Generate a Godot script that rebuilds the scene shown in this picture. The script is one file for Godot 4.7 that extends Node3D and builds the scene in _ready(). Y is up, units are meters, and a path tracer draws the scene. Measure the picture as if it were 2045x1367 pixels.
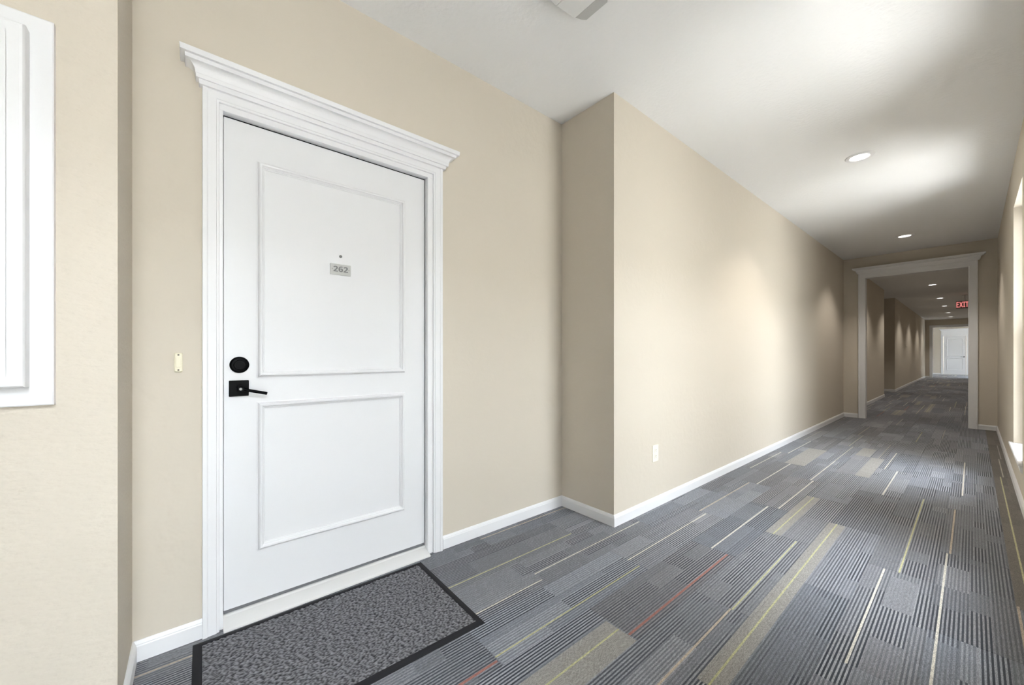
extends Node3D
# A carpeted apartment corridor with windows along its right side.
# Axes: x runs across the corridor (right is positive), y is up, -z runs along the corridor. p(t, y, s) turns (across, up, along) into a point.

const D := 1.9587      # alcove wall, left of the camera
const DB := 1.4976     # corridor wall, left
const DP := 1.6056     # near pillar face
const DR := 0.2375     # window wall, right
const H := 2.8335      # ceiling height
const SA := 2.1136     # where the alcove ends
const SP := -0.1692    # where the pillar ends
const SE := 9.0845     # end wall
const SF := 28.0       # far end wall of the hall beyond
const SL := 32.5       # back wall of the lobby
const PLANK_W := 0.2415
const PLANK_L := 0.966
const COL0 := -2.0485  # left edge of the first carpet column
const S0 := -0.587     # where the carpet pattern begins

var m := {}

func p(t: float, y: float, s: float) -> Vector3:
	return Vector3(t, y, -s)

# ---------------------------------------------------------------- set-up
func _ready() -> void:
	set_camera()
	set_sky()
	make_materials()
	build_shell()
	build_floor()
	build_windows()
	build_trim()
	build_entry_door()
	build_lobby_door()
	build_downlights()
	build_small_things()

func set_camera() -> void:
	var f := 765.66
	var near := 0.05
	var cam := Camera3D.new()
	cam.name = "camera"
	cam.position = Vector3(0, 1.12, 0)
	cam.rotation_degrees = Vector3(0, 50.2084, 0)
	cam.set_frustum(1367.0 / f * near, Vector2(0, 24.29 / f * near), near, 120.0)
	cam.current = true
	add_child(cam)

func set_sky() -> void:
	var sm := ProceduralSkyMaterial.new()
	sm.sky_top_color = Color(0.93, 0.965, 1.0)
	sm.sky_horizon_color = Color(0.86, 0.875, 0.89)
	sm.ground_horizon_color = Color(0.80, 0.80, 0.79)
	sm.ground_bottom_color = Color(0.62, 0.61, 0.59)
	sm.sky_energy_multiplier = 3.3
	sm.ground_energy_multiplier = 4.0
	sm.sun_angle_max = 1.0
	var sky := Sky.new()
	sky.sky_material = sm
	var env := Environment.new()
	env.background_mode = Environment.BG_SKY
	env.sky = sky
	env.ambient_light_source = Environment.AMBIENT_SOURCE_DISABLED
	env.tonemap_mode = Environment.TONE_MAPPER_LINEAR
	env.tonemap_exposure = 1.68
	env.sdfgi_enabled = true
	env.ssao_enabled = true
	env.ssil_enabled = true
	var we := WorldEnvironment.new()
	we.name = "world_environment"
	we.environment = env
	add_child(we)
	# the sun stands high behind the building and reaches only the ground outside
	var sun := DirectionalLight3D.new()
	sun.name = "sun"
	sun.light_energy = 12.5
	sun.light_color = Color(1.0, 0.985, 0.96)
	sun.light_angular_distance = 0.5
	sun.shadow_enabled = true
	add_child(sun)
	sun.look_at_from_position(Vector3(-3, 12, 4), Vector3(0, 0, 0), Vector3.UP)

# ---------------------------------------------------------------- materials
func paint(c: Color, rough := 0.6, spec := 0.5) -> StandardMaterial3D:
	var a := StandardMaterial3D.new()
	a.albedo_color = c
	a.roughness = rough
	a.metallic_specular = spec
	return a

func noise_image(size: int, freq: float, seed_value: int, kind := FastNoiseLite.TYPE_SIMPLEX, octaves := 3) -> Image:
	var n := FastNoiseLite.new()
	n.noise_type = kind
	n.frequency = freq
	n.seed = seed_value
	n.fractal_octaves = octaves
	var im := n.get_seamless_image(size, size)
	im.convert(Image.FORMAT_RGBA8)
	return im

func bumpy(a: StandardMaterial3D, im: Image, strength: float, scale: Vector3, relief := 6.0) -> StandardMaterial3D:
	var b: Image = im.duplicate()
	b.bump_map_to_normal_map(relief)
	a.normal_enabled = true
	a.normal_texture = ImageTexture.create_from_image(b)
	a.normal_scale = strength
	a.uv1_triplanar = true
	a.uv1_world_triplanar = true
	a.uv1_scale = scale
	return a

func make_materials() -> void:
	var beige := Color(0.838, 0.803, 0.746)
	m.wall = bumpy(paint(beige, 0.75, 0.3), noise_image(256, 0.03, 5), 0.05, Vector3(1.6, 1.6, 1.6))
	m.wall_rough = bumpy(paint(beige, 0.7, 0.3), noise_image(512, 0.022, 11, FastNoiseLite.TYPE_SIMPLEX, 4), 0.40, Vector3(1.7, 4.2, 1.7))
	m.ceiling = bumpy(paint(Color(0.95, 0.95, 0.948), 0.9, 0.2), noise_image(256, 0.05, 7), 0.08, Vector3(2, 2, 2))
	m.white = paint(Color(0.925, 0.925, 0.93), 0.42)
	m.door = paint(Color(0.90, 0.90, 0.905), 0.4)
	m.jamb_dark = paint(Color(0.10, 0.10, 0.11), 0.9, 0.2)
	m.black = paint(Color(0.004, 0.004, 0.008), 0.42, 0.2)
	m.black_mark = paint(Color(0.10, 0.10, 0.11), 0.4)
	m.steel = paint(Color(0.75, 0.75, 0.74), 0.5)
	m.steel.metallic = 0.25
	m.plate_screw = paint(Color(0.55, 0.55, 0.54), 0.5)
	m.numeral = paint(Color(0.47, 0.47, 0.47), 0.6)
	m.peep = paint(Color(0.45, 0.45, 0.44), 0.3)
	m.peep.metallic = 0.7
	m.ivory = paint(Color(0.93, 0.90, 0.80), 0.4)
	m.outlet = paint(Color(0.965, 0.945, 0.885), 0.4)
	m.slot = paint(Color(0.42, 0.39, 0.34), 0.6)
	m.sill = paint(Color(0.875, 0.87, 0.86), 0.5)
	m.plastic = paint(Color(0.90, 0.90, 0.895), 0.45)
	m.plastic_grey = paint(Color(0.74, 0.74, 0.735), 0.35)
	m.rubber = paint(Color(0.155, 0.155, 0.165), 0.75, 0.3)
	m.concrete = bumpy(paint(Color(0.70, 0.70, 0.695), 0.9), noise_image(256, 0.02, 21), 0.3, Vector3(0.4, 0.4, 0.4))
	m.stucco = paint(Color(0.62, 0.60, 0.57), 0.9)
	m.added_facade = paint(Color(0.65, 0.65, 0.64), 0.9)
	m.window_frame = paint(Color(0.95, 0.95, 0.94), 0.45)
	var g := StandardMaterial3D.new()
	g.albedo_color = Color(0.93, 0.97, 0.97, 0.06)
	g.transparency = BaseMaterial3D.TRANSPARENCY_ALPHA
	g.roughness = 0.0
	m.glass = g
	var lens := paint(Color(1, 1, 1), 0.5)
	lens.emission_enabled = true
	lens.emission = Color(1.0, 0.99, 0.97)
	lens.emission_energy_multiplier = 3.0
	m.lamp_lens = lens
	var red := paint(Color(0.85, 0.45, 0.45), 0.5)
	red.emission_enabled = true
	red.emission = Color(1.0, 0.58, 0.56)
	red.emission_energy_multiplier = 0.5
	m.exit_red = red
	m.exit_panel = paint(Color(0.62, 0.58, 0.57), 0.5)
	# door mat pile: grey twisted loops
	var mat := StandardMaterial3D.new()
	mat.roughness = 1.0
	mat.metallic_specular = 0.15
	mat.vertex_color_use_as_albedo = true
	m.mat_pile = mat
	# carpet
	var c := StandardMaterial3D.new()
	c.albedo_texture = ImageTexture.create_from_image(carpet_image())
	c.roughness = 0.95
	c.metallic_specular = 0.25
	c.rim_enabled = true
	c.rim = 0.35
	c.rim_tint = 0.6
	m.carpet = c

# The woven pattern of the carpet planks: thin stripes along the corridor, broken into blocks, with single accent yarns.
func carpet_image() -> Image:
	var w := 2048
	var h := 2048
	var cols := 10
	var px_t := w / (cols * PLANK_W)
	var px_s := h / (10.0 * PLANK_L)
	var im := Image.create(w, h, false, Image.FORMAT_RGB8)
	var rng := RandomNumberGenerator.new()
	rng.seed = 2620
	var light := Color8(154, 155, 160)
	var dark := Color8(40, 44, 53)
	im.fill(light)
	var stripes := 20
	for col in cols:
		var phase := 0.0 if col % 2 == 0 else 0.5
		for k in 10:
			var y0 := int(round((k + phase) * PLANK_L * px_s))
			var y1 := int(round((k + 1 + phase) * PLANK_L * px_s))
			var s_mid := S0 + (k + phase + 0.5) * PLANK_L
			var x0 := int(round(col * PLANK_W * px_t))
			var x1 := int(round((col + 1) * PLANK_W * px_t))
			var tone := rng.randf_range(0.9, 1.07)
			var warm := rng.randf_range(-0.015, 0.015)
			var base := Color(light.r * (tone + warm), light.g * tone, light.b * (tone - warm))
			var quiet := 0.05
			if col <= 2: quiet = 0.4
			if col == 3 or s_mid > 4.5: quiet = 0.25
			if col == 9 and s_mid > 2.9: quiet = 1.0
			if quiet == 1.0: base = Color8(112, 106, 99)
			wrap_rect(im, x0, y0, x1 - x0, y1 - y0, base)
			var i := 0
			while i < stripes:
				var n := rng.randi_range(3, 9)
				n = mini(n, stripes - i)
				var y := y0
				while y < y1:
					var len := int(rng.randf_range(0.10, 0.55) * PLANK_L * px_s)
					len = mini(len, y1 - y)
					if y1 - y - len < 12: len = y1 - y
					var r := rng.randf()
					var strength := 0.0
					if r > quiet: strength = [0.42, 0.55, 0.75, 0.95][rng.randi_range(0, 3)]
					elif quiet < 1.0: strength = rng.randf_range(0.04, 0.25)
					else:
						strength = 0.0
						if rng.randf() < 0.5:
							wrap_rect(im, x0 + i * (x1 - x0) / stripes, y, n * (x1 - x0) / stripes, len, base.darkened(rng.randf_range(0.0, 0.12)))
					if quiet < 1.0: wrap_rect(im, x0 + i * (x1 - x0) / stripes, y, n * (x1 - x0) / stripes + 1, len, base.lerp(dark, 0.38 * (1.0 - strength)))
					for q in n:
						var xs := x0 + (i + q + 0.45) * (x1 - x0) / float(stripes)
						var line := base.lerp(dark, strength * rng.randf_range(0.85, 1.0))
						if strength > 0.0: wrap_rect(im, int(xs), y, int((x1 - x0) * 0.5 / stripes + 0.5), len, line)
					y += len
				i += n
			# accent yarn of planks the list below does not name
			if s_mid > 5.4 and rng.randf() < 0.4:
				wrap_rect(im, x0 + int(rng.randf_range(0.2, 0.8) * (x1 - x0)), y0, 6, y1 - y0, [Color8(178, 172, 158), Color8(170, 164, 130), Color8(165, 158, 150)][rng.randi_range(0, 2)])
	# plain taupe bands: [t0, t1, s0, s1]
	for b in [[-0.985, -0.841, 0.379, 1.345], [-0.612, -0.528, 1.345, 3.277], [-0.841, -0.758, 2.794, 3.76], [-1.25, -1.0825, 4.726, 5.692], [-0.841, -0.72, 5.692, 6.2], [-0.70, -0.5995, 4.726, 5.692]]:
		wrap_rect(im, int((b[0] - COL0) * px_t), int((b[2] - S0) * px_s), int((b[1] - b[0]) * px_t), int((b[3] - b[2]) * px_s), Color8(147, 144, 140))
	# accent yarns: [t, s0, s1, kind]
	var yarn := [Color8(204, 199, 188), Color8(182, 178, 138), Color8(156, 106, 98), Color8(184, 169, 152)]
	for a in [[-0.571, 1.345, 3.277, 1], [-0.675, 1.828, 2.794, 1], [-0.682, 0.862, 1.828, 3], [-0.294, 1.828, 2.794, 0], [-0.240, 2.794, 4.36, 1], [-0.080, 3.277, 4.243, 3], [-0.090, 1.345, 3.277, 0], [0.165, 2.85, 5.70, 1], [0.130, 1.828, 2.83, 3], [-0.797, 2.794, 3.76, 1], [-0.967, 2.311, 3.277, 0], [-0.903, 3.277, 4.243, 0], [-1.252, 2.794, 3.76, 3], [-1.203, 1.828, 2.794, 0], [-0.925, 4.243, 5.209, 0], [-1.195, 3.76, 4.726, 0], [-1.407, 4.243, 5.209, 0], [-1.340, 5.209, 6.175, 0], [-0.879, 1.345, 2.311, 2], [-1.130, 0.862, 1.828, 1], [-1.113, -0.104, 0.862, 2], [-0.924, 0.379, 1.345, 1], [-1.372, 0.379, 1.345, 0], [-1.431, 1.345, 2.311, 0], [-1.608, 0.862, 1.828, 1], [-1.911, 1.345, 2.311, 3], [-1.86, -0.2, 0.379, 3], [-0.46, 4.243, 5.209, 0], [-0.05, 4.7, 6.175, 0], [-0.55, 5.209, 6.175, 0]]:
		var wide := 7 if a[3] != 2 else 9
		if a[3] == 1: wide = 6
		wrap_rect(im, int((a[0] - COL0) * px_t) - wide / 2, int((a[1] - S0) * px_s), wide, int((a[2] - a[1]) * px_s), yarn[a[3]])
	# yarn grain
	var data := im.get_data()
	var grain := PackedInt32Array()
	for i in 4099: grain.append(rng.randi_range(205, 298))
	var j := 0
	for i in range(0, data.size(), 3):
		var g := grain[j]
		j += 1
		if j == 4099: j = (i * 7) % 53
		data[i] = mini(255, data[i] * g >> 8)
		data[i + 1] = mini(255, data[i + 1] * g >> 8)
		data[i + 2] = mini(255, data[i + 2] * g >> 8)
	return Image.create_from_data(w, h, false, Image.FORMAT_RGB8, data)

func wrap_rect(im: Image, x: int, y: int, w: int, h: int, c: Color) -> void:
	im.fill_rect(Rect2i(x, y, w, h), c)
	if y + h > im.get_height(): im.fill_rect(Rect2i(x, y - im.get_height(), w, h), c)

# ---------------------------------------------------------------- mesh helpers
func new_st() -> SurfaceTool:
	var st := SurfaceTool.new()
	st.begin(Mesh.PRIMITIVE_TRIANGLES)
	return st

func tri(st: SurfaceTool, a: Vector3, b: Vector3, c: Vector3, hint: Vector3) -> void:
	var n := (c - a).cross(b - a)
	if n.length_squared() < 1e-18: return
	n = n.normalized()
	if n.dot(hint) < 0.0:
		n = -n
		var x := b
		b = c
		c = x
	for v in [a, b, c]:
		st.set_normal(n)
		st.add_vertex(v)

func quad(st: SurfaceTool, a: Vector3, b: Vector3, c: Vector3, d: Vector3, hint: Vector3) -> void:
	tri(st, a, b, c, hint)
	tri(st, a, c, d, hint)

# a box between two corners given as (t, y, s), with a small chamfer
func block(st: SurfaceTool, a: Vector3, b: Vector3, r := 0.0) -> void:
	var c0 := p(minf(a.x, b.x), minf(a.y, b.y), maxf(a.z, b.z))
	var c1 := p(maxf(a.x, b.x), maxf(a.y, b.y), minf(a.z, b.z))
	var mid := (c0 + c1) * 0.5
	var e := (c1 - c0) * 0.5
	var i := e - Vector3(r, r, r)
	for ax in 3:
		var u := (ax + 1) % 3
		var w := (ax + 2) % 3
		for sg in [-1.0, 1.0]:
			var q: Array[Vector3] = []
			for k in [[-1.0, -1.0], [1.0, -1.0], [1.0, 1.0], [-1.0, 1.0]]:
				var v := Vector3.ZERO
				v[ax] = sg * e[ax]
				v[u] = k[0] * i[u]
				v[w] = k[1] * i[w]
				q.append(mid + v)
			var n := Vector3.ZERO
			n[ax] = sg
			quad(st, q[0], q[1], q[2], q[3], n)
	if r <= 0.0: return
	for ax in 3:                       # twelve chamfered edges, along axis ax
		var u := (ax + 1) % 3
		var w := (ax + 2) % 3
		for su in [-1.0, 1.0]:
			for sw in [-1.0, 1.0]:
				var q: Array[Vector3] = []
				for k in [[-1.0, 0], [1.0, 0], [1.0, 1], [-1.0, 1]]:
					var v := Vector3.ZERO
					v[ax] = k[0] * i[ax]
					v[u] = su * (e[u] if k[1] == 0 else i[u])
					v[w] = sw * (i[w] if k[1] == 0 else e[w])
					q.append(mid + v)
				var n := Vector3.ZERO
				n[u] = su
				n[w] = sw
				quad(st, q[0], q[1], q[2], q[3], n)
	for sx in [-1.0, 1.0]:
		for sy in [-1.0, 1.0]:
			for sz in [-1.0, 1.0]:
				var s := Vector3(sx, sy, sz)
				tri(st, mid + Vector3(e.x, i.y, i.z) * s, mid + Vector3(i.x, e.y, i.z) * s, mid + Vector3(i.x, i.y, e.z) * s, s)

# runs a profile (offset to the side, height along n) down a path of points in the plane across n, with mitred corners
func sweep(st: SurfaceTool, path: Array, prof: Array, n: Vector3, side := 1.0, closed := false) -> void:
	var cnt := path.size()
	var area := 0.0
	for j in prof.size():
		var a: Vector2 = prof[j]
		var b: Vector2 = prof[(j + 1) % prof.size()]
		area += a.x * b.y - b.x * a.y
	var turn := 1.0 if area > 0.0 else -1.0
	var rings: Array = []
	var sides: Array = []
	for i in cnt:
		var has_prev := closed or i > 0
		var has_next := closed or i < cnt - 1
		var s1 := Vector3.ZERO
		var s2 := Vector3.ZERO
		if has_prev: s1 = ((path[i] - path[(i - 1 + cnt) % cnt]) as Vector3).normalized().cross(n) * side
		if has_next: s2 = ((path[(i + 1) % cnt] - path[i]) as Vector3).normalized().cross(n) * side
		if not has_prev: s1 = s2
		if not has_next: s2 = s1
		var mit := (s1 + s2) / (1.0 + s1.dot(s2))
		var ring: Array[Vector3] = []
		for q in prof: ring.append(path[i] + mit * q.x + n * q.y)
		rings.append(ring)
		sides.append(s2)
	var last := cnt if closed else cnt - 1
	for i in last:
		var k := (i + 1) % cnt
		for j in prof.size():
			var l := (j + 1) % prof.size()
			var e: Vector2 = prof[l] - prof[j]
			var hint: Vector3 = (sides[i] * e.y - n * e.x) * turn
			quad(st, rings[i][j], rings[i][l], rings[k][l], rings[k][j], hint)
	if not closed:
		for i in [0, cnt - 1]:
			var along: Vector3 = (path[1] - path[0]) if i == 0 else (path[cnt - 2] - path[cnt - 1])
			var poly := PackedVector2Array(prof)
			var idx := Geometry2D.triangulate_polygon(poly)
			for t in range(0, idx.size(), 3):
				tri(st, rings[i][idx[t]], rings[i][idx[t + 1]], rings[i][idx[t + 2]], -along)

# turns a profile (radius, height) round the axis through o
func lathe(st: SurfaceTool, o: Vector3, axis: Vector3, prof: Array, steps := 32) -> void:
	var u := axis.cross(Vector3(0.31, 0.77, 0.55)).normalized()
	var v := axis.cross(u).normalized()
	for j in prof.size() - 1:
		var a: Vector2 = prof[j]
		var b: Vector2 = prof[j + 1]
		var e := b - a
		for i in steps:
			var r1 := u * cos(TAU * i / steps) + v * sin(TAU * i / steps)
			var r2 := u * cos(TAU * (i + 1) / steps) + v * sin(TAU * (i + 1) / steps)
			var n1 := (r1 * e.y - axis * e.x).normalized()
			var n2 := (r2 * e.y - axis * e.x).normalized()
			var q := [o + r1 * a.x + axis * a.y, o + r2 * a.x + axis * a.y, o + r2 * b.x + axis * b.y, o + r1 * b.x + axis * b.y]
			smooth_tri(st, [q[0], q[1], q[2]], [n1, n2, n2])
			smooth_tri(st, [q[0], q[2], q[3]], [n1, n2, n1])

func smooth_tri(st: SurfaceTool, v: Array, n: Array) -> void:
	var f: Vector3 = (v[2] - v[0]).cross(v[1] - v[0])
	if f.length_squared() < 1e-20: return
	var order := [0, 1, 2] if f.dot(n[0] + n[1] + n[2]) > 0.0 else [0, 2, 1]
	for k in order:
		st.set_normal(n[k])
		st.add_vertex(v[k])

func tube(st: SurfaceTool, a: Vector3, b: Vector3, r: float, steps := 20) -> void:
	var ax := (b - a).normalized()
	var l := a.distance_to(b)
	lathe(st, a, ax, [Vector2(0, 0), Vector2(r * 0.8, 0), Vector2(r, r * 0.2), Vector2(r, l - r * 0.2), Vector2(r * 0.8, l), Vector2(0, l)], steps)

func fit(parent: Node, called: String, st: SurfaceTool, material: Material) -> MeshInstance3D:
	var o := MeshInstance3D.new()
	o.mesh = st.commit()
	o.material_override = material
	return add_to(parent, called, o)

var taken := {}
func add_to(parent: Node, called: String, o: Node3D) -> Node3D:
	var key := "%d/%s" % [parent.get_instance_id(), called]
	var n: int = taken.get(key, 0)
	taken[key] = n + 1
	o.name = called if n == 0 else "%s_%03d" % [called, n]
	parent.add_child(o, true)
	return o

# a top-level node at its own base; its parts are then built in the scene's axes and shifted back by fit_in
func thing(called: String, label: String, category: String, group := "", kind := "") -> Node3D:
	var o := Node3D.new()
	add_to(self, called, o)
	mark(o, label, category, group, kind)
	return o

func mark(o: Node, label: String, category: String, group := "", kind := "") -> Node:
	o.set_meta("label", label)
	o.set_meta("category", category)
	if group: o.set_meta("group", group)
	if kind: o.set_meta("kind", kind)
	return o

func structure(called: String, st: SurfaceTool, material: Material, label: String, category: String) -> MeshInstance3D:
	var o := fit(self, called, st, material)
	mark(o, label, category, "", "structure")
	return o

# ---------------------------------------------------------------- the shell
func build_shell() -> void:
	var st := new_st()
	block(st, Vector3(-DP, 0, -5), Vector3(-2.6, H, SP))
	structure("wall_left_pillar", st, m.wall_rough, "beige textured pillar wall nearest on the left, holding the white framed panel", "wall")

	st = new_st()
	block(st, Vector3(-D, 0, SP), Vector3(-2.11, H, 0.072))
	block(st, Vector3(-D, 0, 1.057), Vector3(-2.11, H, SA))
	block(st, Vector3(-D, 2.152, 0.072), Vector3(-2.11, H, 1.057))
	block(st, Vector3(-2.5, 0, SP), Vector3(-2.6, H, SA))
	structure("wall_left_alcove", st, m.wall, "beige alcove wall around the white entry door", "wall")

	st = new_st()
	block(st, Vector3(-DB, 0, SA), Vector3(-2.6, H, SE + 0.12))
	structure("wall_left", st, m.wall, "long beige corridor wall with the socket, facing the windows", "wall")

	st = new_st()
	block(st, Vector3(-DB, 0, SE), Vector3(-1.22, H, SE + 0.12))
	block(st, Vector3(-0.02, 0, SE), Vector3(DR, H, SE + 0.12))
	block(st, Vector3(-1.22, 2.48, SE), Vector3(-0.02, H, SE + 0.12))
	structure("wall_end", st, m.wall, "beige end wall around the white cased opening to the dark hall", "wall")

	st = new_st()
	var edges := [-5.0]
	for c in [-2.6, 0.0, 2.6, 5.2]:
		edges.append(c - 0.48)
		edges.append(c + 0.48)
	edges.append(SE + 0.12)
	for k in range(0, edges.size(), 2):
		block(st, Vector3(DR, 0, edges[k]), Vector3(DR + 0.16, H, edges[k + 1]))
	for c in [-2.6, 0.0, 2.6, 5.2]:
		block(st, Vector3(DR, 0, c - 0.48), Vector3(DR + 0.16, 0.307, c + 0.48))
		block(st, Vector3(DR, 2.44, c - 0.48), Vector3(DR + 0.16, H, c + 0.48))
	structure("wall_right", st, m.wall, "beige window wall along the right edge", "wall")

	# unseen piers, added outside to narrow the daylight through each window
	st = new_st()
	for k in range(0, edges.size(), 2):
		block(st, Vector3(DR + 0.16, -3.4, edges[k] + 0.02), Vector3(DR + 0.16 + 0.7, H + 0.4, edges[k + 1] - 0.02))
	structure("added_piers", st, m.stucco, "grey unseen piers added outside between the windows to narrow their light", "wall")

	st = new_st()
	block(st, Vector3(-2.6, 0, -5.15), Vector3(DR + 0.16, H, -5.0))
	structure("wall_back", st, m.wall, "beige wall closing the corridor behind the viewer", "wall")

	st = new_st()
	block(st, Vector3(-DB, 0, SE + 0.12), Vector3(-2.6, H, 14.1))
	block(st, Vector3(-1.96, 0, 14.1), Vector3(-2.6, H, 16.3))
	block(st, Vector3(-DB, 0, 16.3), Vector3(-2.6, H, SF + 0.15))
	structure("wall_hall_left", st, m.wall, "dim brown-beige hall wall beyond the opening, with a recess", "wall")

	st = new_st()
	block(st, Vector3(DR, 0, SE + 0.12), Vector3(DR + 0.16, H, SF + 0.15))
	structure("wall_hall_right", st, m.wall, "right wall of the dark hall, hidden behind the opening's right casing", "wall")

	st = new_st()
	block(st, Vector3(-DB, 0, SF), Vector3(-1.26, H, SF + 0.15))
	block(st, Vector3(-0.03, 0, SF), Vector3(DR, H, SF + 0.15))
	block(st, Vector3(-1.26, 2.46, SF), Vector3(-0.03, H, SF + 0.15))
	structure("wall_hall_end", st, m.wall, "far wall of the dark hall around the opening to the bright lobby", "wall")

	st = new_st()
	block(st, Vector3(-3.1, 0, SF + 0.15), Vector3(-3.2, H, SL))
	block(st, Vector3(-3.2, 0, SF + 0.0), Vector3(-2.6, H, SF + 0.15))
	structure("wall_lobby_left", st, m.wall, "left wall of the bright lobby at the far end", "wall")
	st = new_st()
	block(st, Vector3(-3.2, 0, SL), Vector3(-1.06, H, SL + 0.15))
	block(st, Vector3(-0.20, 0, SL), Vector3(1.2, H, SL + 0.15))
	block(st, Vector3(-1.06, 2.17, SL), Vector3(-0.20, H, SL + 0.15))
	block(st, Vector3(-1.2, 0, SL + 0.3), Vector3(0.0, H, SL + 0.4))
	structure("wall_lobby_back", st, m.wall, "bright beige lobby wall around the farthest white door", "wall")
	st = new_st()
	block(st, Vector3(1.05, 0, SF), Vector3(1.2, H, 29.7))
	block(st, Vector3(1.05, 0, 30.9), Vector3(1.2, H, SL))
	block(st, Vector3(1.05, 0, 29.7), Vector3(1.2, 0.307, 30.9))
	block(st, Vector3(1.05, 2.44, 29.7), Vector3(1.2, H, 30.9))
	block(st, Vector3(DR + 0.16, 0, SF), Vector3(1.05, H, SF + 0.15))
	structure("wall_lobby_right", st, m.wall, "window wall of the far lobby, out of sight to the right", "wall")

	st = new_st()
	block(st, Vector3(-3.2, H, -5.15), Vector3(1.2, H + 0.25, SL + 0.4))
	structure("ceiling", st, m.ceiling, "smooth white ceiling over the corridor and hall", "ceiling")

	# unseen block, added to keep the low sky from over-lighting the walls
	st = new_st()
	block(st, Vector3(10.0, -3.4, -30.0), Vector3(16.0, 5.2, 45.0))
	structure("added_wall_opposite", st, m.added_facade, "pale unseen block added across the court to hide the low sky", "wall")

	st = new_st()
	block(st, Vector3(-60, -3.6, -60), Vector3(70, -3.4, 90))
	structure("ground", st, m.concrete, "pale paved ground one storey below the windows", "ground")

# ---------------------------------------------------------------- carpet
func carpet_block(t0: float, t1: float, s0: float, s1: float, deep: float, r: float) -> SurfaceTool:
	var st := new_st()
	block(st, Vector3(t0, -deep, s0), Vector3(t1, 0, s1), r)
	# pattern coordinates from the place on the floor, so that the weave runs on from plank to plank
	var arr := st.commit_to_arrays()
	var uv := PackedVector2Array()
	for v in arr[Mesh.ARRAY_VERTEX]:
		uv.append(Vector2((v.x - COL0) / (10.0 * PLANK_W), (-v.z - S0) / (10.0 * PLANK_L)))
	arr[Mesh.ARRAY_TEX_UV] = uv
	var am := ArrayMesh.new()
	am.add_surface_from_arrays(Mesh.PRIMITIVE_TRIANGLES, arr)
	var out := SurfaceTool.new()
	out.create_from(am, 0)
	return out

func build_floor() -> void:
	var st := new_st()
	block(st, Vector3(-3.2, -0.25, -5.15), Vector3(1.2, -0.007, SE + 0.12))
	var floor_ := structure("floor", st, m.jamb_dark, "dark grey striped carpet floor laid in planks", "floor")
	for col in 10:
		var t0 := COL0 + col * PLANK_W
		var t1 := t0 + PLANK_W
		var phase := 0.0 if col % 2 == 0 else 0.5
		for k in range(-1, 11):
			var s0 := S0 + (k + phase) * PLANK_L
			var s1 := minf(s0 + PLANK_L, SE + 0.12)
			if s0 > SE or s1 < -0.5: continue
			if col < 2 and s0 > SA: continue          # wholly under the corridor wall
			fit(floor_, "carpet_plank", carpet_block(t0, minf(t1, DR + 0.05), s0, s1, 0.007, 0.0012), m.carpet)
	fit(floor_, "rear_carpet", carpet_block(-2.0, DR + 0.05, -5.0, -1.07, 0.007, 0.0), m.carpet)
	structure("floor_hall", carpet_block(-3.2, 1.2, SE + 0.12, SF + 0.15, 0.25, 0.0), m.carpet, "dark carpet of the unlit hall beyond the opening", "floor")
	structure("floor_lobby", carpet_block(-3.2, 1.2, SF + 0.15, SL + 0.4, 0.25, 0.0), m.carpet, "floor of the bright lobby at the far end", "floor")

# ---------------------------------------------------------------- windows
func build_windows() -> void:
	var n := 1
	var where := {5.2: "tall bright window at the right edge with a white sill", 2.6: "tall window nearer than the one at the right edge", 0.0: "tall window just beside the viewer", -2.6: "tall window behind the viewer"}
	for c in [5.2, 2.6, 0.0, -2.6]:
		make_window(n, DR, 0.16, c, 0.48, where[c], true)
		n += 1
	make_window(n, 1.05, 0.15, 30.3, 0.60, "window of the far lobby, out of sight", false)

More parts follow.
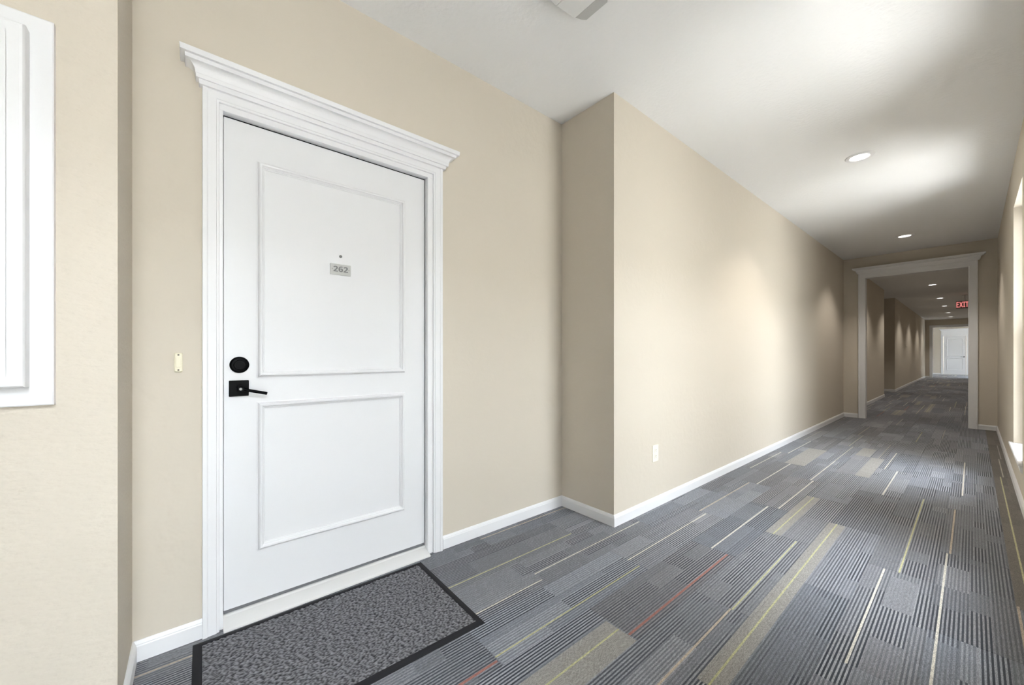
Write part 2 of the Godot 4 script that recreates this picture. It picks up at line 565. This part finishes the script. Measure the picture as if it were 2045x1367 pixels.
func make_window(n: int, t: float, thick: float, c: float, half: float, label: String, stool: bool) -> void:
	var o := Node3D.new()
	o.name = "window_%d" % n
	add_child(o)
	mark(o, label, "window", "", "structure")
	var y0 := 0.307
	var y1 := 2.44
	var mid := (y0 + y1) * 0.5
	var tf := t + thick - 0.05
	var st := new_st()
	block(st, Vector3(tf - 0.02, y0, c - half), Vector3(tf + 0.05, y0 + 0.04, c + half), 0.003)
	block(st, Vector3(tf - 0.02, y1 - 0.04, c - half), Vector3(tf + 0.05, y1, c + half), 0.003)
	block(st, Vector3(tf - 0.02, y0 + 0.04, c - half), Vector3(tf + 0.05, y1 - 0.04, c - half + 0.04), 0.003)
	block(st, Vector3(tf - 0.02, y0 + 0.04, c + half - 0.04), Vector3(tf + 0.05, y1 - 0.04, c + half), 0.003)
	fit(o, "frame", st, m.window_frame)
	for up in [0, 1]:
		var a := mid - 0.02 if up else y0 + 0.04
		var b := y1 - 0.04 if up else mid + 0.02
		var ts := tf + 0.015 if up else tf - 0.012
		st = new_st()
		block(st, Vector3(ts, a, c - half + 0.04), Vector3(ts + 0.025, a + 0.04, c + half - 0.04), 0.003)
		block(st, Vector3(ts, b - 0.04, c - half + 0.04), Vector3(ts + 0.025, b, c + half - 0.04), 0.003)
		block(st, Vector3(ts, a + 0.04, c - half + 0.04), Vector3(ts + 0.025, b - 0.04, c - half + 0.075), 0.003)
		block(st, Vector3(ts, a + 0.04, c + half - 0.075), Vector3(ts + 0.025, b - 0.04, c + half - 0.04), 0.003)
		var sash := fit(o, "sash", st, m.window_frame)
		var pane := MeshInstance3D.new()
		var q := QuadMesh.new()
		q.size = Vector2(2.0 * half - 0.15, b - a - 0.08)
		q.orientation = PlaneMesh.FACE_X
		pane.mesh = q
		pane.material_override = m.glass
		add_to(sash, "pane", pane)
		pane.position = p(ts + 0.012, (a + b) * 0.5, c)
	st = new_st()
	if stool:
		block(st, Vector3(t - 0.026, y0 - 0.002, c - half - 0.07), Vector3(t, y0 + 0.022, c + half + 0.07), 0.005)
	block(st, Vector3(t, y0, c - half), Vector3(tf - 0.02, y0 + 0.022, c + half))
	fit(o, "sill", st, m.white)
	if stool:
		st = new_st()
		sweep(st, [p(t, y0 - 0.06, c + half + 0.04), p(t, y0 - 0.06, c - half - 0.04)], [Vector2(0, 0), Vector2(0.006, 0), Vector2(0.012, 0.012), Vector2(0.016, 0.058), Vector2(0, 0.058)], Vector3.UP)
		fit(o, "apron", st, m.white)

# ---------------------------------------------------------------- trim
const BASE_PROFILE := [Vector2(0, 0), Vector2(0.013, 0), Vector2(0.013, 0.056), Vector2(0.0105, 0.060), Vector2(0.0105, 0.063), Vector2(0.006, 0.071), Vector2(0.004, 0.0735), Vector2(0, 0.0735)]

func crown_profile(k := 1.0) -> Array:
	var out: Array = [Vector2(0, 0), Vector2(0.011, 0.0), Vector2(0.0125, 0.0175), Vector2(0.021, 0.0170), Vector2(0.0225, 0.031)]
	for i in 9:      # the cove
		var a := PI * 0.5 * i / 8.0
		out.append(Vector2(0.0235 + 0.0225 * (1.0 - cos(a)), 0.0325 + 0.030 * sin(a)))
	out.append_array([Vector2(0.053, 0.0625), Vector2(0.054, 0.0775), Vector2(0.067, 0.0770), Vector2(0.069, 0.097), Vector2(0, 0.097)])
	for i in out.size(): out[i] = out[i] * k
	return out

func casing_profile(w: float, k := 1.0) -> Array:
	return [Vector2(0, 0), Vector2(0, 0.010 * k), Vector2(0.002, 0.012 * k), Vector2(0.008, 0.013 * k), Vector2(0.010, 0.016 * k), Vector2(w - 0.018, 0.018 * k), Vector2(w - 0.014, 0.021 * k), Vector2(w - 0.002, 0.022 * k), Vector2(w, 0.020 * k), Vector2(w, 0)]

func baseboard(called: String, pts: Array, label: String) -> void:
	var st := new_st()
	sweep(st, pts, BASE_PROFILE, Vector3.UP)
	structure(called, st, m.white, label, "baseboard")

func build_trim() -> void:
	baseboard("baseboard_left_pillar", [p(-DP, 0, -5), p(-DP, 0, SP), p(-D, 0, SP), p(-D, 0, 0.031)], "white baseboard turning from the near pillar to the door casing")
	baseboard("baseboard_left", [p(-D, 0, 1.107), p(-D, 0, SA), p(-DB, 0, SA), p(-DB, 0, SE), p(-1.302, 0, SE)], "white baseboard from the entry door round the corner along the long wall")
	baseboard("baseboard_right", [p(0.042, 0, SE), p(DR, 0, SE), p(DR, 0, -5)], "white baseboard under the windows on the right")
	baseboard("baseboard_hall_near", [p(-DB, 0, SE + 0.12), p(-DB, 0, 14.1), p(-1.96, 0, 14.1), p(-1.96, 0, 16.3), p(-DB, 0, 16.3), p(-DB, 0, SF), p(-1.36, 0, SF)], "white baseboard running down the dark hall")
	baseboard("baseboard_lobby", [p(-3.1, 0, SL), p(-1.13, 0, SL)], "white baseboard left of the farthest door")

	# entry door casing with its crown
	var tr := Node3D.new()
	tr.name = "trim_1"
	add_child(tr)
	mark(tr, "white moulded casing and crown around the door numbered 262", "door casing", "", "structure")
	var st := new_st()
	sweep(st, [p(-D, 0, 0.083), p(-D, 2.14, 0.083), p(-D, 2.14, 1.046), p(-D, 0, 1.046)], casing_profile(0.054), Vector3.RIGHT, -1.0)
	fit(tr, "casing", st, m.white)
	st = new_st()
	sweep(st, [p(-D, 2.178, 0.031), p(-D + 0.020, 2.178, 0.031), p(-D + 0.020, 2.178, 1.103), p(-D, 2.178, 1.103)], crown_profile(), Vector3.UP)
	fit(tr, "crown", st, m.white)
	st = new_st()      # jamb lining and its stop
	for a in [[0.0725, 0.0955], [1.0155, 1.0565]]:
		block(st, Vector3(-D + 0.002, 0, a[0]), Vector3(-2.11, 2.1155, a[1]), 0.001)
	block(st, Vector3(-D + 0.002, 2.1155, 0.0725), Vector3(-2.11, 2.1515, 1.0565), 0.001)
	fit(tr, "jamb", st, m.white)
	st = new_st()
	block(st, Vector3(-D - 0.079, 0.0, 0.0955), Vector3(-2.11, 2.1155, 0.111))
	block(st, Vector3(-D - 0.079, 0.0, 1.0), Vector3(-2.11, 2.1155, 1.0155))
	block(st, Vector3(-D - 0.079, 2.10, 0.111), Vector3(-2.11, 2.1155, 1.0))
	fit(tr, "stop", st, m.jamb_dark)
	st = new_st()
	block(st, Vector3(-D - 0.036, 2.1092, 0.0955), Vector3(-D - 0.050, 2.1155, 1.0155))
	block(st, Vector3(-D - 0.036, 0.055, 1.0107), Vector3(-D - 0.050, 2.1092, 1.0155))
	fit(tr, "gap_shade_strip", st, m.jamb_dark)  # added dark strip, stands in for the shade in the door gap
	st = new_st()
	sweep(st, [p(-D, 0, 0.0955), p(-D, 0, 1.0155)], [Vector2(0.034, 0), Vector2(0.034, 0.006), Vector2(0.026, 0.011), Vector2(-0.028, 0.030), Vector2(-0.034, 0.036), Vector2(-0.078, 0.038), Vector2(-0.15, 0.038), Vector2(-0.15, 0)], Vector3.UP)
	fit(tr, "threshold", st, m.sill)
	st = new_st()
	block(st, Vector3(-D - 0.04, 0.038, 0.0985), Vector3(-D - 0.07, 0.055, 1.0125))
	fit(tr, "weather_sweep", st, paint(Color(0.45, 0.45, 0.46), 0.7))

	# opening to the hall
	tr = Node3D.new()
	tr.name = "trim_2"
	add_child(tr)
	mark(tr, "white casing and crown around the opening to the dark hall", "opening casing", "", "structure")
	st = new_st()
	sweep(st, [p(-1.2, 0, SE), p(-1.2, 2.46, SE), p(-0.04, 2.46, SE), p(-0.04, 0, SE)], casing_profile(0.095), Vector3(0, 0, 1), -1.0)
	fit(tr, "casing", st, m.white)
	st = new_st()
	sweep(st, [p(-1.297, 2.542, SE), p(-1.297, 2.542, SE - 0.020), p(0.057, 2.542, SE - 0.020), p(0.057, 2.542, SE)], crown_profile(1.05), Vector3.UP)
	fit(tr, "crown", st, m.white)
	st = new_st()
	block(st, Vector3(-1.22, 0, SE + 0.001), Vector3(-1.2, 2.48, SE + 0.13), 0.001)
	block(st, Vector3(-0.04, 0, SE + 0.001), Vector3(-0.02, 2.48, SE + 0.13), 0.001)
	block(st, Vector3(-1.2, 2.46, SE + 0.001), Vector3(-0.04, 2.48, SE + 0.13), 0.001)
	fit(tr, "jamb", st, m.white)

	# opening to the lobby
	tr = Node3D.new()
	tr.name = "trim_3"
	add_child(tr)
	mark(tr, "small white casing around the far opening to the bright lobby", "opening casing", "", "structure")
	st = new_st()
	sweep(st, [p(-1.245, 0, SF), p(-1.245, 2.45, SF), p(-0.045, 2.45, SF), p(-0.045, 0, SF)], casing_profile(0.11), Vector3(0, 0, 1), -1.0)
	fit(tr, "casing", st, m.white)
	st = new_st()
	block(st, Vector3(-1.26, 0, SF + 0.001), Vector3(-1.245, 2.46, SF + 0.16))
	block(st, Vector3(-0.045, 0, SF + 0.001), Vector3(-0.03, 2.46, SF + 0.16))
	block(st, Vector3(-1.245, 2.45, SF + 0.001), Vector3(-0.045, 2.46, SF + 0.16))
	fit(tr, "jamb", st, m.white)

# ---------------------------------------------------------------- doors
const PANEL_PROFILE := [Vector2(0, 0), Vector2(0, 0.004), Vector2(0.004, 0.005), Vector2(0.007, 0.014), Vector2(0.012, 0.018), Vector2(0.018, 0.017), Vector2(0.022, 0.010), Vector2(0.025, 0.009), Vector2(0.028, 0.005), Vector2(0.031, 0.004), Vector2(0.031, 0)]

func build_entry_door() -> void:
	var tl := -D - 0.030
	var door := Node3D.new()
	door.name = "door_1"
	add_child(door)
	mark(door, "white two-panel entry door with black lock and number plate 262", "door", "", "structure")
	var st := new_st()
	block(st, Vector3(tl, 0.055, 0.0985), Vector3(tl - 0.045, 2.109, 1.0105), 0.0015)
	var leaf := fit(door, "leaf", st, m.door)
	for r in [[0.214, 0.894, 1.020, 1.960], [0.214, 0.892, 0.272, 0.915]]:
		st = new_st()
		sweep(st, [p(tl, r[2], r[0]), p(tl, r[3], r[0]), p(tl, r[3], r[1]), p(tl, r[2], r[1])], PANEL_PROFILE, Vector3.RIGHT, 1.0, true)
		fit(leaf, "panel_moulding", st, m.door)
	# deadbolt
	st = new_st()
	lathe(st, p(tl, 1.077, 0.152), Vector3.RIGHT, [Vector2(0.0345, 0), Vector2(0.0345, 0.006), Vector2(0.032, 0.011), Vector2(0.028, 0.013), Vector2(0.021, 0.014), Vector2(0.019, 0.019), Vector2(0.0, 0.019)], 40)
	var bolt := fit(door, "deadbolt", st, m.black)
	st = new_st()
	lathe(st, p(tl + 0.019, 1.077, 0.152), Vector3.RIGHT, [Vector2(0.0125, 0), Vector2(0.012, 0.002), Vector2(0, 0.0022)], 28)
	block(st, Vector3(tl + 0.0212, 1.072, 0.151), Vector3(tl + 0.0218, 1.082, 0.153))
	fit(bolt, "key_cylinder", st, m.black)
	# lever handle on a square rose
	st = new_st()
	block(st, Vector3(tl, 0.9445, 0.116), Vector3(tl + 0.009, 1.0115, 0.185), 0.002)
	var rose := fit(door, "handle_rose", st, m.black)
	st = new_st()
	lathe(st, p(tl + 0.009, 0.978, 0.152), Vector3.RIGHT, [Vector2(0.014, 0), Vector2(0.0135, 0.030), Vector2(0.012, 0.050), Vector2(0.010, 0.053), Vector2(0, 0.053)], 28)
	tube(st, p(tl + 0.046, 0.978, 0.150), p(tl + 0.050, 0.9535, 0.246), 0.0062)
	fit(rose, "lever", st, m.black)
	st = new_st()
	lathe(st, p(tl + 0.0622, 0.978, 0.152), Vector3.RIGHT, [Vector2(0.0055, 0), Vector2(0.005, 0.0012), Vector2(0, 0.0014)], 20)
	fit(rose, "key_cylinder", st, m.peep)
	# peephole
	st = new_st()
	lathe(st, p(tl, 1.602, 0.559), Vector3.RIGHT, [Vector2(0.0072, 0), Vector2(0.0068, 0.003), Vector2(0.0045, 0.0036), Vector2(0.0040, 0.0015), Vector2(0, 0.001)], 24)
	fit(door, "peephole", st, m.peep)
	# number plate
	st = new_st()
	block(st, Vector3(tl, 1.5095, 0.510), Vector3(tl + 0.006, 1.5625, 0.606), 0.001)
	var plate := fit(door, "number_plate", st, m.steel)
	plate.set_meta("label", "silver plate engraved 262")
	var nums := lettering("262", 0.026, 0.0015, m.numeral)
	add_to(plate, "numerals", nums)
	nums.rotation.y = PI / 2
	nums.scale = Vector3(1.18, 1, 1)
	nums.position = p(tl + 0.0062, 1.5375, 0.558)
	for s in [0.5195, 0.5965]:
		st = new_st()
		lathe(st, p(tl + 0.006, 1.5375, s), Vector3.RIGHT, [Vector2(0.0022, 0), Vector2(0.0018, 0.001), Vector2(0, 0.0012)], 14)
		fit(plate, "screw", st, m.plate_screw)

func lettering(text: String, high: float, depth: float, material: Material) -> MeshInstance3D:
	var tm := TextMesh.new()
	var f := SystemFont.new()
	f.font_names = PackedStringArray(["Droid Sans"])
	f.font_weight = 700
	tm.font = f
	tm.font_size = 64
	tm.text = text
	tm.depth = depth
	tm.pixel_size = high / (64.0 * 0.714)
	tm.curve_step = 1.0
	tm.horizontal_alignment = HORIZONTAL_ALIGNMENT_CENTER
	tm.vertical_alignment = VERTICAL_ALIGNMENT_CENTER
	var o := MeshInstance3D.new()
	o.mesh = tm
	o.material_override = material
	return o

func build_lobby_door() -> void:
	var door := Node3D.new()
	door.name = "door_2"
	add_child(door)
	mark(door, "small farthest white door in the bright lobby", "door", "", "structure")
	var st := new_st()
	block(st, Vector3(-1.035, 0.012, SL + 0.03), Vector3(-0.225, 2.15, SL + 0.075), 0.002)
	var leaf := fit(door, "leaf", st, m.door)
	for r in [[-0.93, -0.33, 1.05, 2.02], [-0.93, -0.33, 0.26, 0.93]]:
		st = new_st()
		sweep(st, [p(r[0], r[2], SL + 0.03), p(r[0], r[3], SL + 0.03), p(r[1], r[3], SL + 0.03), p(r[1], r[2], SL + 0.03)], PANEL_PROFILE, Vector3(0, 0, 1), 1.0, true)
		fit(leaf, "panel_moulding", st, m.door)
	st = new_st()
	lathe(st, p(-0.29, 1.0, SL + 0.03), Vector3(0, 0, 1), [Vector2(0.032, 0), Vector2(0.030, 0.008), Vector2(0.012, 0.012), Vector2(0.011, 0.05), Vector2(0, 0.052)], 24)
	tube(st, p(-0.29, 1.0, SL - 0.012), p(-0.41, 1.0, SL - 0.016), 0.009)
	fit(door, "handle", st, m.peep)
	var tr := Node3D.new()
	tr.name = "trim_4"
	add_child(tr)
	mark(tr, "white casing, frieze and crown around the farthest door", "door casing", "", "structure")
	st = new_st()
	sweep(st, [p(-1.045, 0, SL), p(-1.045, 2.16, SL), p(-0.215, 2.16, SL), p(-0.215, 0, SL)], casing_profile(0.09), Vector3(0, 0, 1), -1.0)
	fit(tr, "casing", st, m.white)
	st = new_st()
	block(st, Vector3(-1.13, 2.245, SL - 0.018), Vector3(-0.13, 2.46, SL), 0.002)
	fit(tr, "frieze", st, m.white)
	st = new_st()
	sweep(st, [p(-1.135, 2.455, SL), p(-1.135, 2.455, SL - 0.020), p(-0.125, 2.455, SL - 0.020), p(-0.125, 2.455, SL)], crown_profile(1.1), Vector3.UP)
	fit(tr, "crown", st, m.white)
	st = new_st()
	block(st, Vector3(-1.06, 0, SL + 0.001), Vector3(-1.045, 2.17, SL + 0.14))
	block(st, Vector3(-0.215, 0, SL + 0.001), Vector3(-0.20, 2.17, SL + 0.14))
	block(st, Vector3(-1.045, 2.155, SL + 0.001), Vector3(-0.215, 2.17, SL + 0.14))
	fit(tr, "jamb", st, m.white)

# ---------------------------------------------------------------- lamps
func build_downlights() -> void:
	var ring := new_st()
	lathe(ring, Vector3.ZERO, Vector3.DOWN, [Vector2(0.098, 0), Vector2(0.097, 0.004), Vector2(0.090, 0.0075), Vector2(0.072, 0.008), Vector2(0.066, 0.005), Vector2(0.064, 0.0)], 48)
	var ring_mesh := ring.commit()
	var lens := new_st()
	lathe(lens, Vector3.ZERO, Vector3.DOWN, [Vector2(0.0655, 0.001), Vector2(0.060, 0.0032), Vector2(0.035, 0.0042), Vector2(0, 0.0045)], 40)
	var lens_mesh := lens.commit()
	var spots := [[4.442, "nearest of the round recessed ceiling lights"], [7.90, "round recessed ceiling light just before the cased opening"], [13.92, "nearest recessed light on the dark hall ceiling"], [17.4, "second recessed light along the dark hall ceiling"], [20.3, "third recessed light along the dark hall ceiling"], [23.7, "fourth recessed light along the dark hall ceiling"], [26.3, "last recessed light before the far lobby opening"], [11.2, "recessed hall light hidden above the opening's crown"]]
	for a in spots:
		var o := thing("downlight", a[1], "ceiling light", "recessed ceiling lights in a row")
		o.position = p(-0.625, H, a[0])
		var r := MeshInstance3D.new()
		r.mesh = ring_mesh
		r.material_override = m.white
		add_to(o, "trim_ring", r)
		var l := MeshInstance3D.new()
		l.mesh = lens_mesh
		l.material_override = m.lamp_lens
		add_to(o, "lamp_lens", l)
		var s := SpotLight3D.new()
		s.name = "lamp"
		s.light_energy = 1.25
		s.light_color = Color(1.0, 0.97, 0.93)
		s.light_size = 0.06
		s.spot_range = 12.0
		s.spot_attenuation = 2.0
		s.spot_angle = 58.0
		s.spot_angle_attenuation = 0.6
		s.shadow_enabled = true
		o.add_child(s)
		s.position = Vector3(0, -0.012, 0)
		s.rotation_degrees = Vector3(-90, 0, 0)

# ---------------------------------------------------------------- small things
func build_small_things() -> void:
	build_mat()
	# doorbell
	var o := thing("doorbell", "small ivory doorbell button on the beige wall left of the door", "doorbell")
	o.position = p(-D, 1.09, -0.042)
	var st := new_st()
	block(st, Vector3(0, -0.0365, -0.012), Vector3(0.010, 0.0365, 0.012), 0.0025)
	fit(o, "housing", st, m.ivory)
	st = new_st()
	block(st, Vector3(0.010, -0.019, -0.0075), Vector3(0.0125, 0.019, 0.0075), 0.001)
	fit(o, "button", st, m.ivory)
	for y in [-0.029, 0.029]:
		st = new_st()
		lathe(st, Vector3(0.010, y, 0), Vector3.RIGHT, [Vector2(0.003, 0), Vector2(0.0026, 0.0008), Vector2(0, 0.001)], 14)
		fit(o, "screw", st, m.slot)
	# wall socket
	o = thing("wall_socket", "cream double socket plate low on the long beige wall", "socket")
	o.position = p(-DB, 0.395, 2.62)
	st = new_st()
	block(st, Vector3(0, -0.061, -0.040), Vector3(0.006, 0.061, 0.040), 0.002)
	fit(o, "plate", st, m.outlet)
	for y in [-0.022, 0.022]:
		st = new_st()
		block(st, Vector3(0.006, y - 0.016, -0.017), Vector3(0.008, y + 0.016, 0.017), 0.001)
		var face := fit(o, "receptacle", st, m.outlet)
		for q in [[-0.007, 0.003, 0.008], [0.007, 0.003, 0.007], [0.0, -0.009, 0.005]]:
			st = new_st()
			block(st, Vector3(0.008, y + q[1] - q[2] * 0.5, q[0] - 0.0016), Vector3(0.0083, y + q[1] + q[2] * 0.5, q[0] + 0.0016))
			fit(face, "slot", st, m.slot)
	# light switch in the hall
	o = thing("light_switch", "tiny pale switch plate on the dim hall wall", "switch")
	o.position = p(-DB, 1.39, 19.3)
	st = new_st()
	block(st, Vector3(0, -0.06, -0.038), Vector3(0.006, 0.06, 0.038), 0.002)
	fit(o, "plate", st, m.outlet)
	st = new_st()
	block(st, Vector3(0.006, -0.012, -0.006), Vector3(0.016, 0.012, 0.006), 0.001)
	fit(o, "toggle", st, m.outlet)
	build_wall_panel()
	build_ceiling_device()
	build_exit_sign()

func build_mat() -> void:
	var o := thing("door_mat", "dark grey looped doormat with a black rubber border before the door", "doormat")
	o.position = p(-1.610, 0.0, 0.469)
	o.rotation_degrees.y = -0.8
	var hw := 0.303
	var hl := 0.4735
	var bw := 0.028
	var st := new_st()
	sweep(st, [p(-hw, 0, -hl), p(-hw, 0, hl), p(hw, 0, hl), p(hw, 0, -hl)], [Vector2(0, 0.0005), Vector2(0.001, 0.002), Vector2(0.018, 0.006), Vector2(bw, 0.0065), Vector2(bw, 0.0005)], Vector3.UP, 1.0, true)
	fit(o, "rubber_border", st, m.rubber)
	# the looped pile: a finely lumpy surface, its grey lighter with height
	var n := FastNoiseLite.new()
	n.seed = 40
	n.noise_type = FastNoiseLite.TYPE_SIMPLEX
	n.frequency = 1.0
	n.fractal_type = FastNoiseLite.FRACTAL_NONE
	var n2: FastNoiseLite = n.duplicate()
	n2.seed = 77
	var rng := RandomNumberGenerator.new()
	rng.seed = 9
	var w := hw - bw + 0.001
	var l := hl - bw + 0.001
	var nx := 170
	var nz := 290
	var pos := PackedVector3Array()
	var col := PackedColorArray()
	for i in nx + 1:
		for j in nz + 1:
			var x := -w + 2.0 * w * i / nx
			var z := -l + 2.0 * l * j / nz
			var a := n.get_noise_2d(x * 95.0, z * 62.0)
			var b := n2.get_noise_2d(x * 40.0, z * 28.0)
			var edge := i == 0 or j == 0 or i == nx or j == nz
			pos.append(Vector3(x, 0.0015 if edge else 0.0062 + 0.0020 * a + 0.0008 * b, z))
			var v := 0.155 + 0.12 * a + 0.03 * b + rng.randf_range(-0.025, 0.025)
			v = clampf(v, 0.035, 0.34)
			col.append(Color(v, v, v * 1.06))
	var idx := PackedInt32Array()
	for i in nx:
		for j in nz:
			var q := i * (nz + 1) + j
			idx.append_array([q, q + nz + 1, q + 1, q + 1, q + nz + 1, q + nz + 2])
	var arr := []
	arr.resize(Mesh.ARRAY_MAX)
	arr[Mesh.ARRAY_VERTEX] = pos
	arr[Mesh.ARRAY_COLOR] = col
	arr[Mesh.ARRAY_INDEX] = idx
	var am := ArrayMesh.new()
	am.add_surface_from_arrays(Mesh.PRIMITIVE_TRIANGLES, arr)
	var sm := SurfaceTool.new()
	sm.create_from(am, 0)
	sm.generate_normals()
	var pile := fit(o, "looped_pile", sm, m.mat_pile)
	pile.set_meta("kind", "stuff")

func build_wall_panel() -> void:
	var o := thing("access_panel", "white framed raised panel cut off by the left edge, on the near pillar", "wall panel")
	o.position = p(-DP, 1.5, -0.288)
	var st := new_st()
	var w := 0.60
	# four mitred frame boards round a raised field with a sloping edge
	sweep(st, [Vector3(0, -0.515, 0), Vector3(0, 0.515, 0), Vector3(0, 0.515, w), Vector3(0, -0.515, w)], [Vector2(0, 0), Vector2(0, 0.018), Vector2(0.003, 0.020), Vector2(0.060, 0.021), Vector2(0.060, 0)], Vector3.RIGHT, -1.0, true)
	fit(o, "frame", st, m.white)
	st = new_st()
	sweep(st, [Vector3(0, -0.464, 0.041), Vector3(0, 0.464, 0.041), Vector3(0, 0.464, w - 0.041), Vector3(0, -0.464, w - 0.041)], [Vector2(0, 0.021), Vector2(0.0, 0.050), Vector2(0.001, 0.055), Vector2(0.004, 0.059), Vector2(0.009, 0.060), Vector2(0.03, 0.060), Vector2(0.03, 0.021)], Vector3.RIGHT, -1.0, true)
	block(st, Vector3(0.0, -0.4345, -w + 0.0705), Vector3(0.060, 0.4345, -0.0705))
	fit(o, "raised_field", st, m.white)

func build_ceiling_device() -> void:
	var o := thing("ceiling_sensor", "white ceiling sensor with a grey end lens, cut off by the top edge", "ceiling sensor")
	o.position = p(-1.18, H, 1.36)
	# seen from below: a base plate, a lid, the body in front of it and a long grey lens at the end, all bulging at the sides
	sensor_piece(o, "base_plate", -0.31, 0.105, 0.0, -0.012, -0.012, 0.009, m.plastic_grey)  # grey puts the shade over the body into the plate colour
	sensor_piece(o, "lid", -0.30, -0.0225, -0.012, -0.044, -0.044, 0.0, m.plastic)
	sensor_piece(o, "body", -0.0195, 0.098, -0.012, -0.044, -0.044, 0.0, m.plastic)
	sensor_piece(o, "lens", 0.100, 0.163, 0.0, -0.043, -0.030, -0.002, m.plastic_grey)

func sensor_piece(o: Node3D, called: String, s0: float, s1: float, top: float, low0: float, low1: float, grow: float, material: Material) -> void:
	var left: Array = []
	for i in 13:
		var s := lerpf(s0, s1, i / 12.0)
		var wide := 0.074 + 0.022 * sin(PI * clampf((0.163 - s) / 0.46, 0.0, 1.0)) + grow
		if s > 0.13: wide -= 7.0 * (s - 0.13) * (s - 0.13)
		left.append(Vector2(wide, s))
	var st := new_st()
	for i in 12:
		var a: Vector2 = left[i]
		var b: Vector2 = left[i + 1]
		var ya := lerpf(low0, low1, i / 12.0)
		var yb := lerpf(low0, low1, (i + 1) / 12.0)
		var c := 0.002
		quad(st, p(-a.x + c, ya, a.y), p(a.x - c, ya, a.y), p(b.x - c, yb, b.y), p(-b.x + c, yb, b.y), Vector3.DOWN)
		for k in [-1.0, 1.0]:
			quad(st, p(k * (a.x - c), ya, a.y), p(k * (b.x - c), yb, b.y), p(k * b.x, yb + c, b.y), p(k * a.x, ya + c, a.y), Vector3(k, -1, 0))
			quad(st, p(k * a.x, ya + c, a.y), p(k * b.x, yb + c, b.y), p(k * b.x, top, b.y), p(k * a.x, top, a.y), Vector3(k, 0, 0))
	for e in [[0, low0, -1.0], [12, low1, 1.0]]:
		var q: Vector2 = left[e[0]]
		quad(st, p(-q.x, e[1], q.y), p(q.x, e[1], q.y), p(q.x, top, q.y), p(-q.x, top, q.y), Vector3(0, 0, -e[2]))
	fit(o, called, st, material)

func build_exit_sign() -> void:
	var o := thing("exit_sign", "red lettered exit sign hanging from the dark hall ceiling", "exit sign")
	o.position = p(-0.135, H, 17.0)
	var st := new_st()
	block(st, Vector3(-0.06, -0.02, -0.03), Vector3(0.06, 0, 0.03), 0.002)
	block(st, Vector3(-0.012, -0.17, -0.010), Vector3(0.012, -0.02, 0.010), 0.001)
	fit(o, "mount", st, m.white)
	st = new_st()
	block(st, Vector3(-0.165, -0.385, -0.02), Vector3(0.165, -0.17, 0.02), 0.004)
	var box := fit(o, "housing", st, m.exit_panel)
	var t := lettering("EXIT", 0.155, 0.004, m.exit_red)
	add_to(box, "letters", t)
	t.scale = Vector3(0.52, 1, 1)
	t.position = Vector3(-0.050, -0.278, 0.0215)
	st = new_st()
	sweep(st, [Vector3(0.095, -0.24, 0.02), Vector3(0.072, -0.278, 0.02), Vector3(0.095, -0.316, 0.02)], [Vector2(-0.006, 0), Vector2(-0.006, 0.003), Vector2(0.006, 0.003), Vector2(0.006, 0)], Vector3(0, 0, 1))
	fit(box, "arrow", st, m.exit_red)
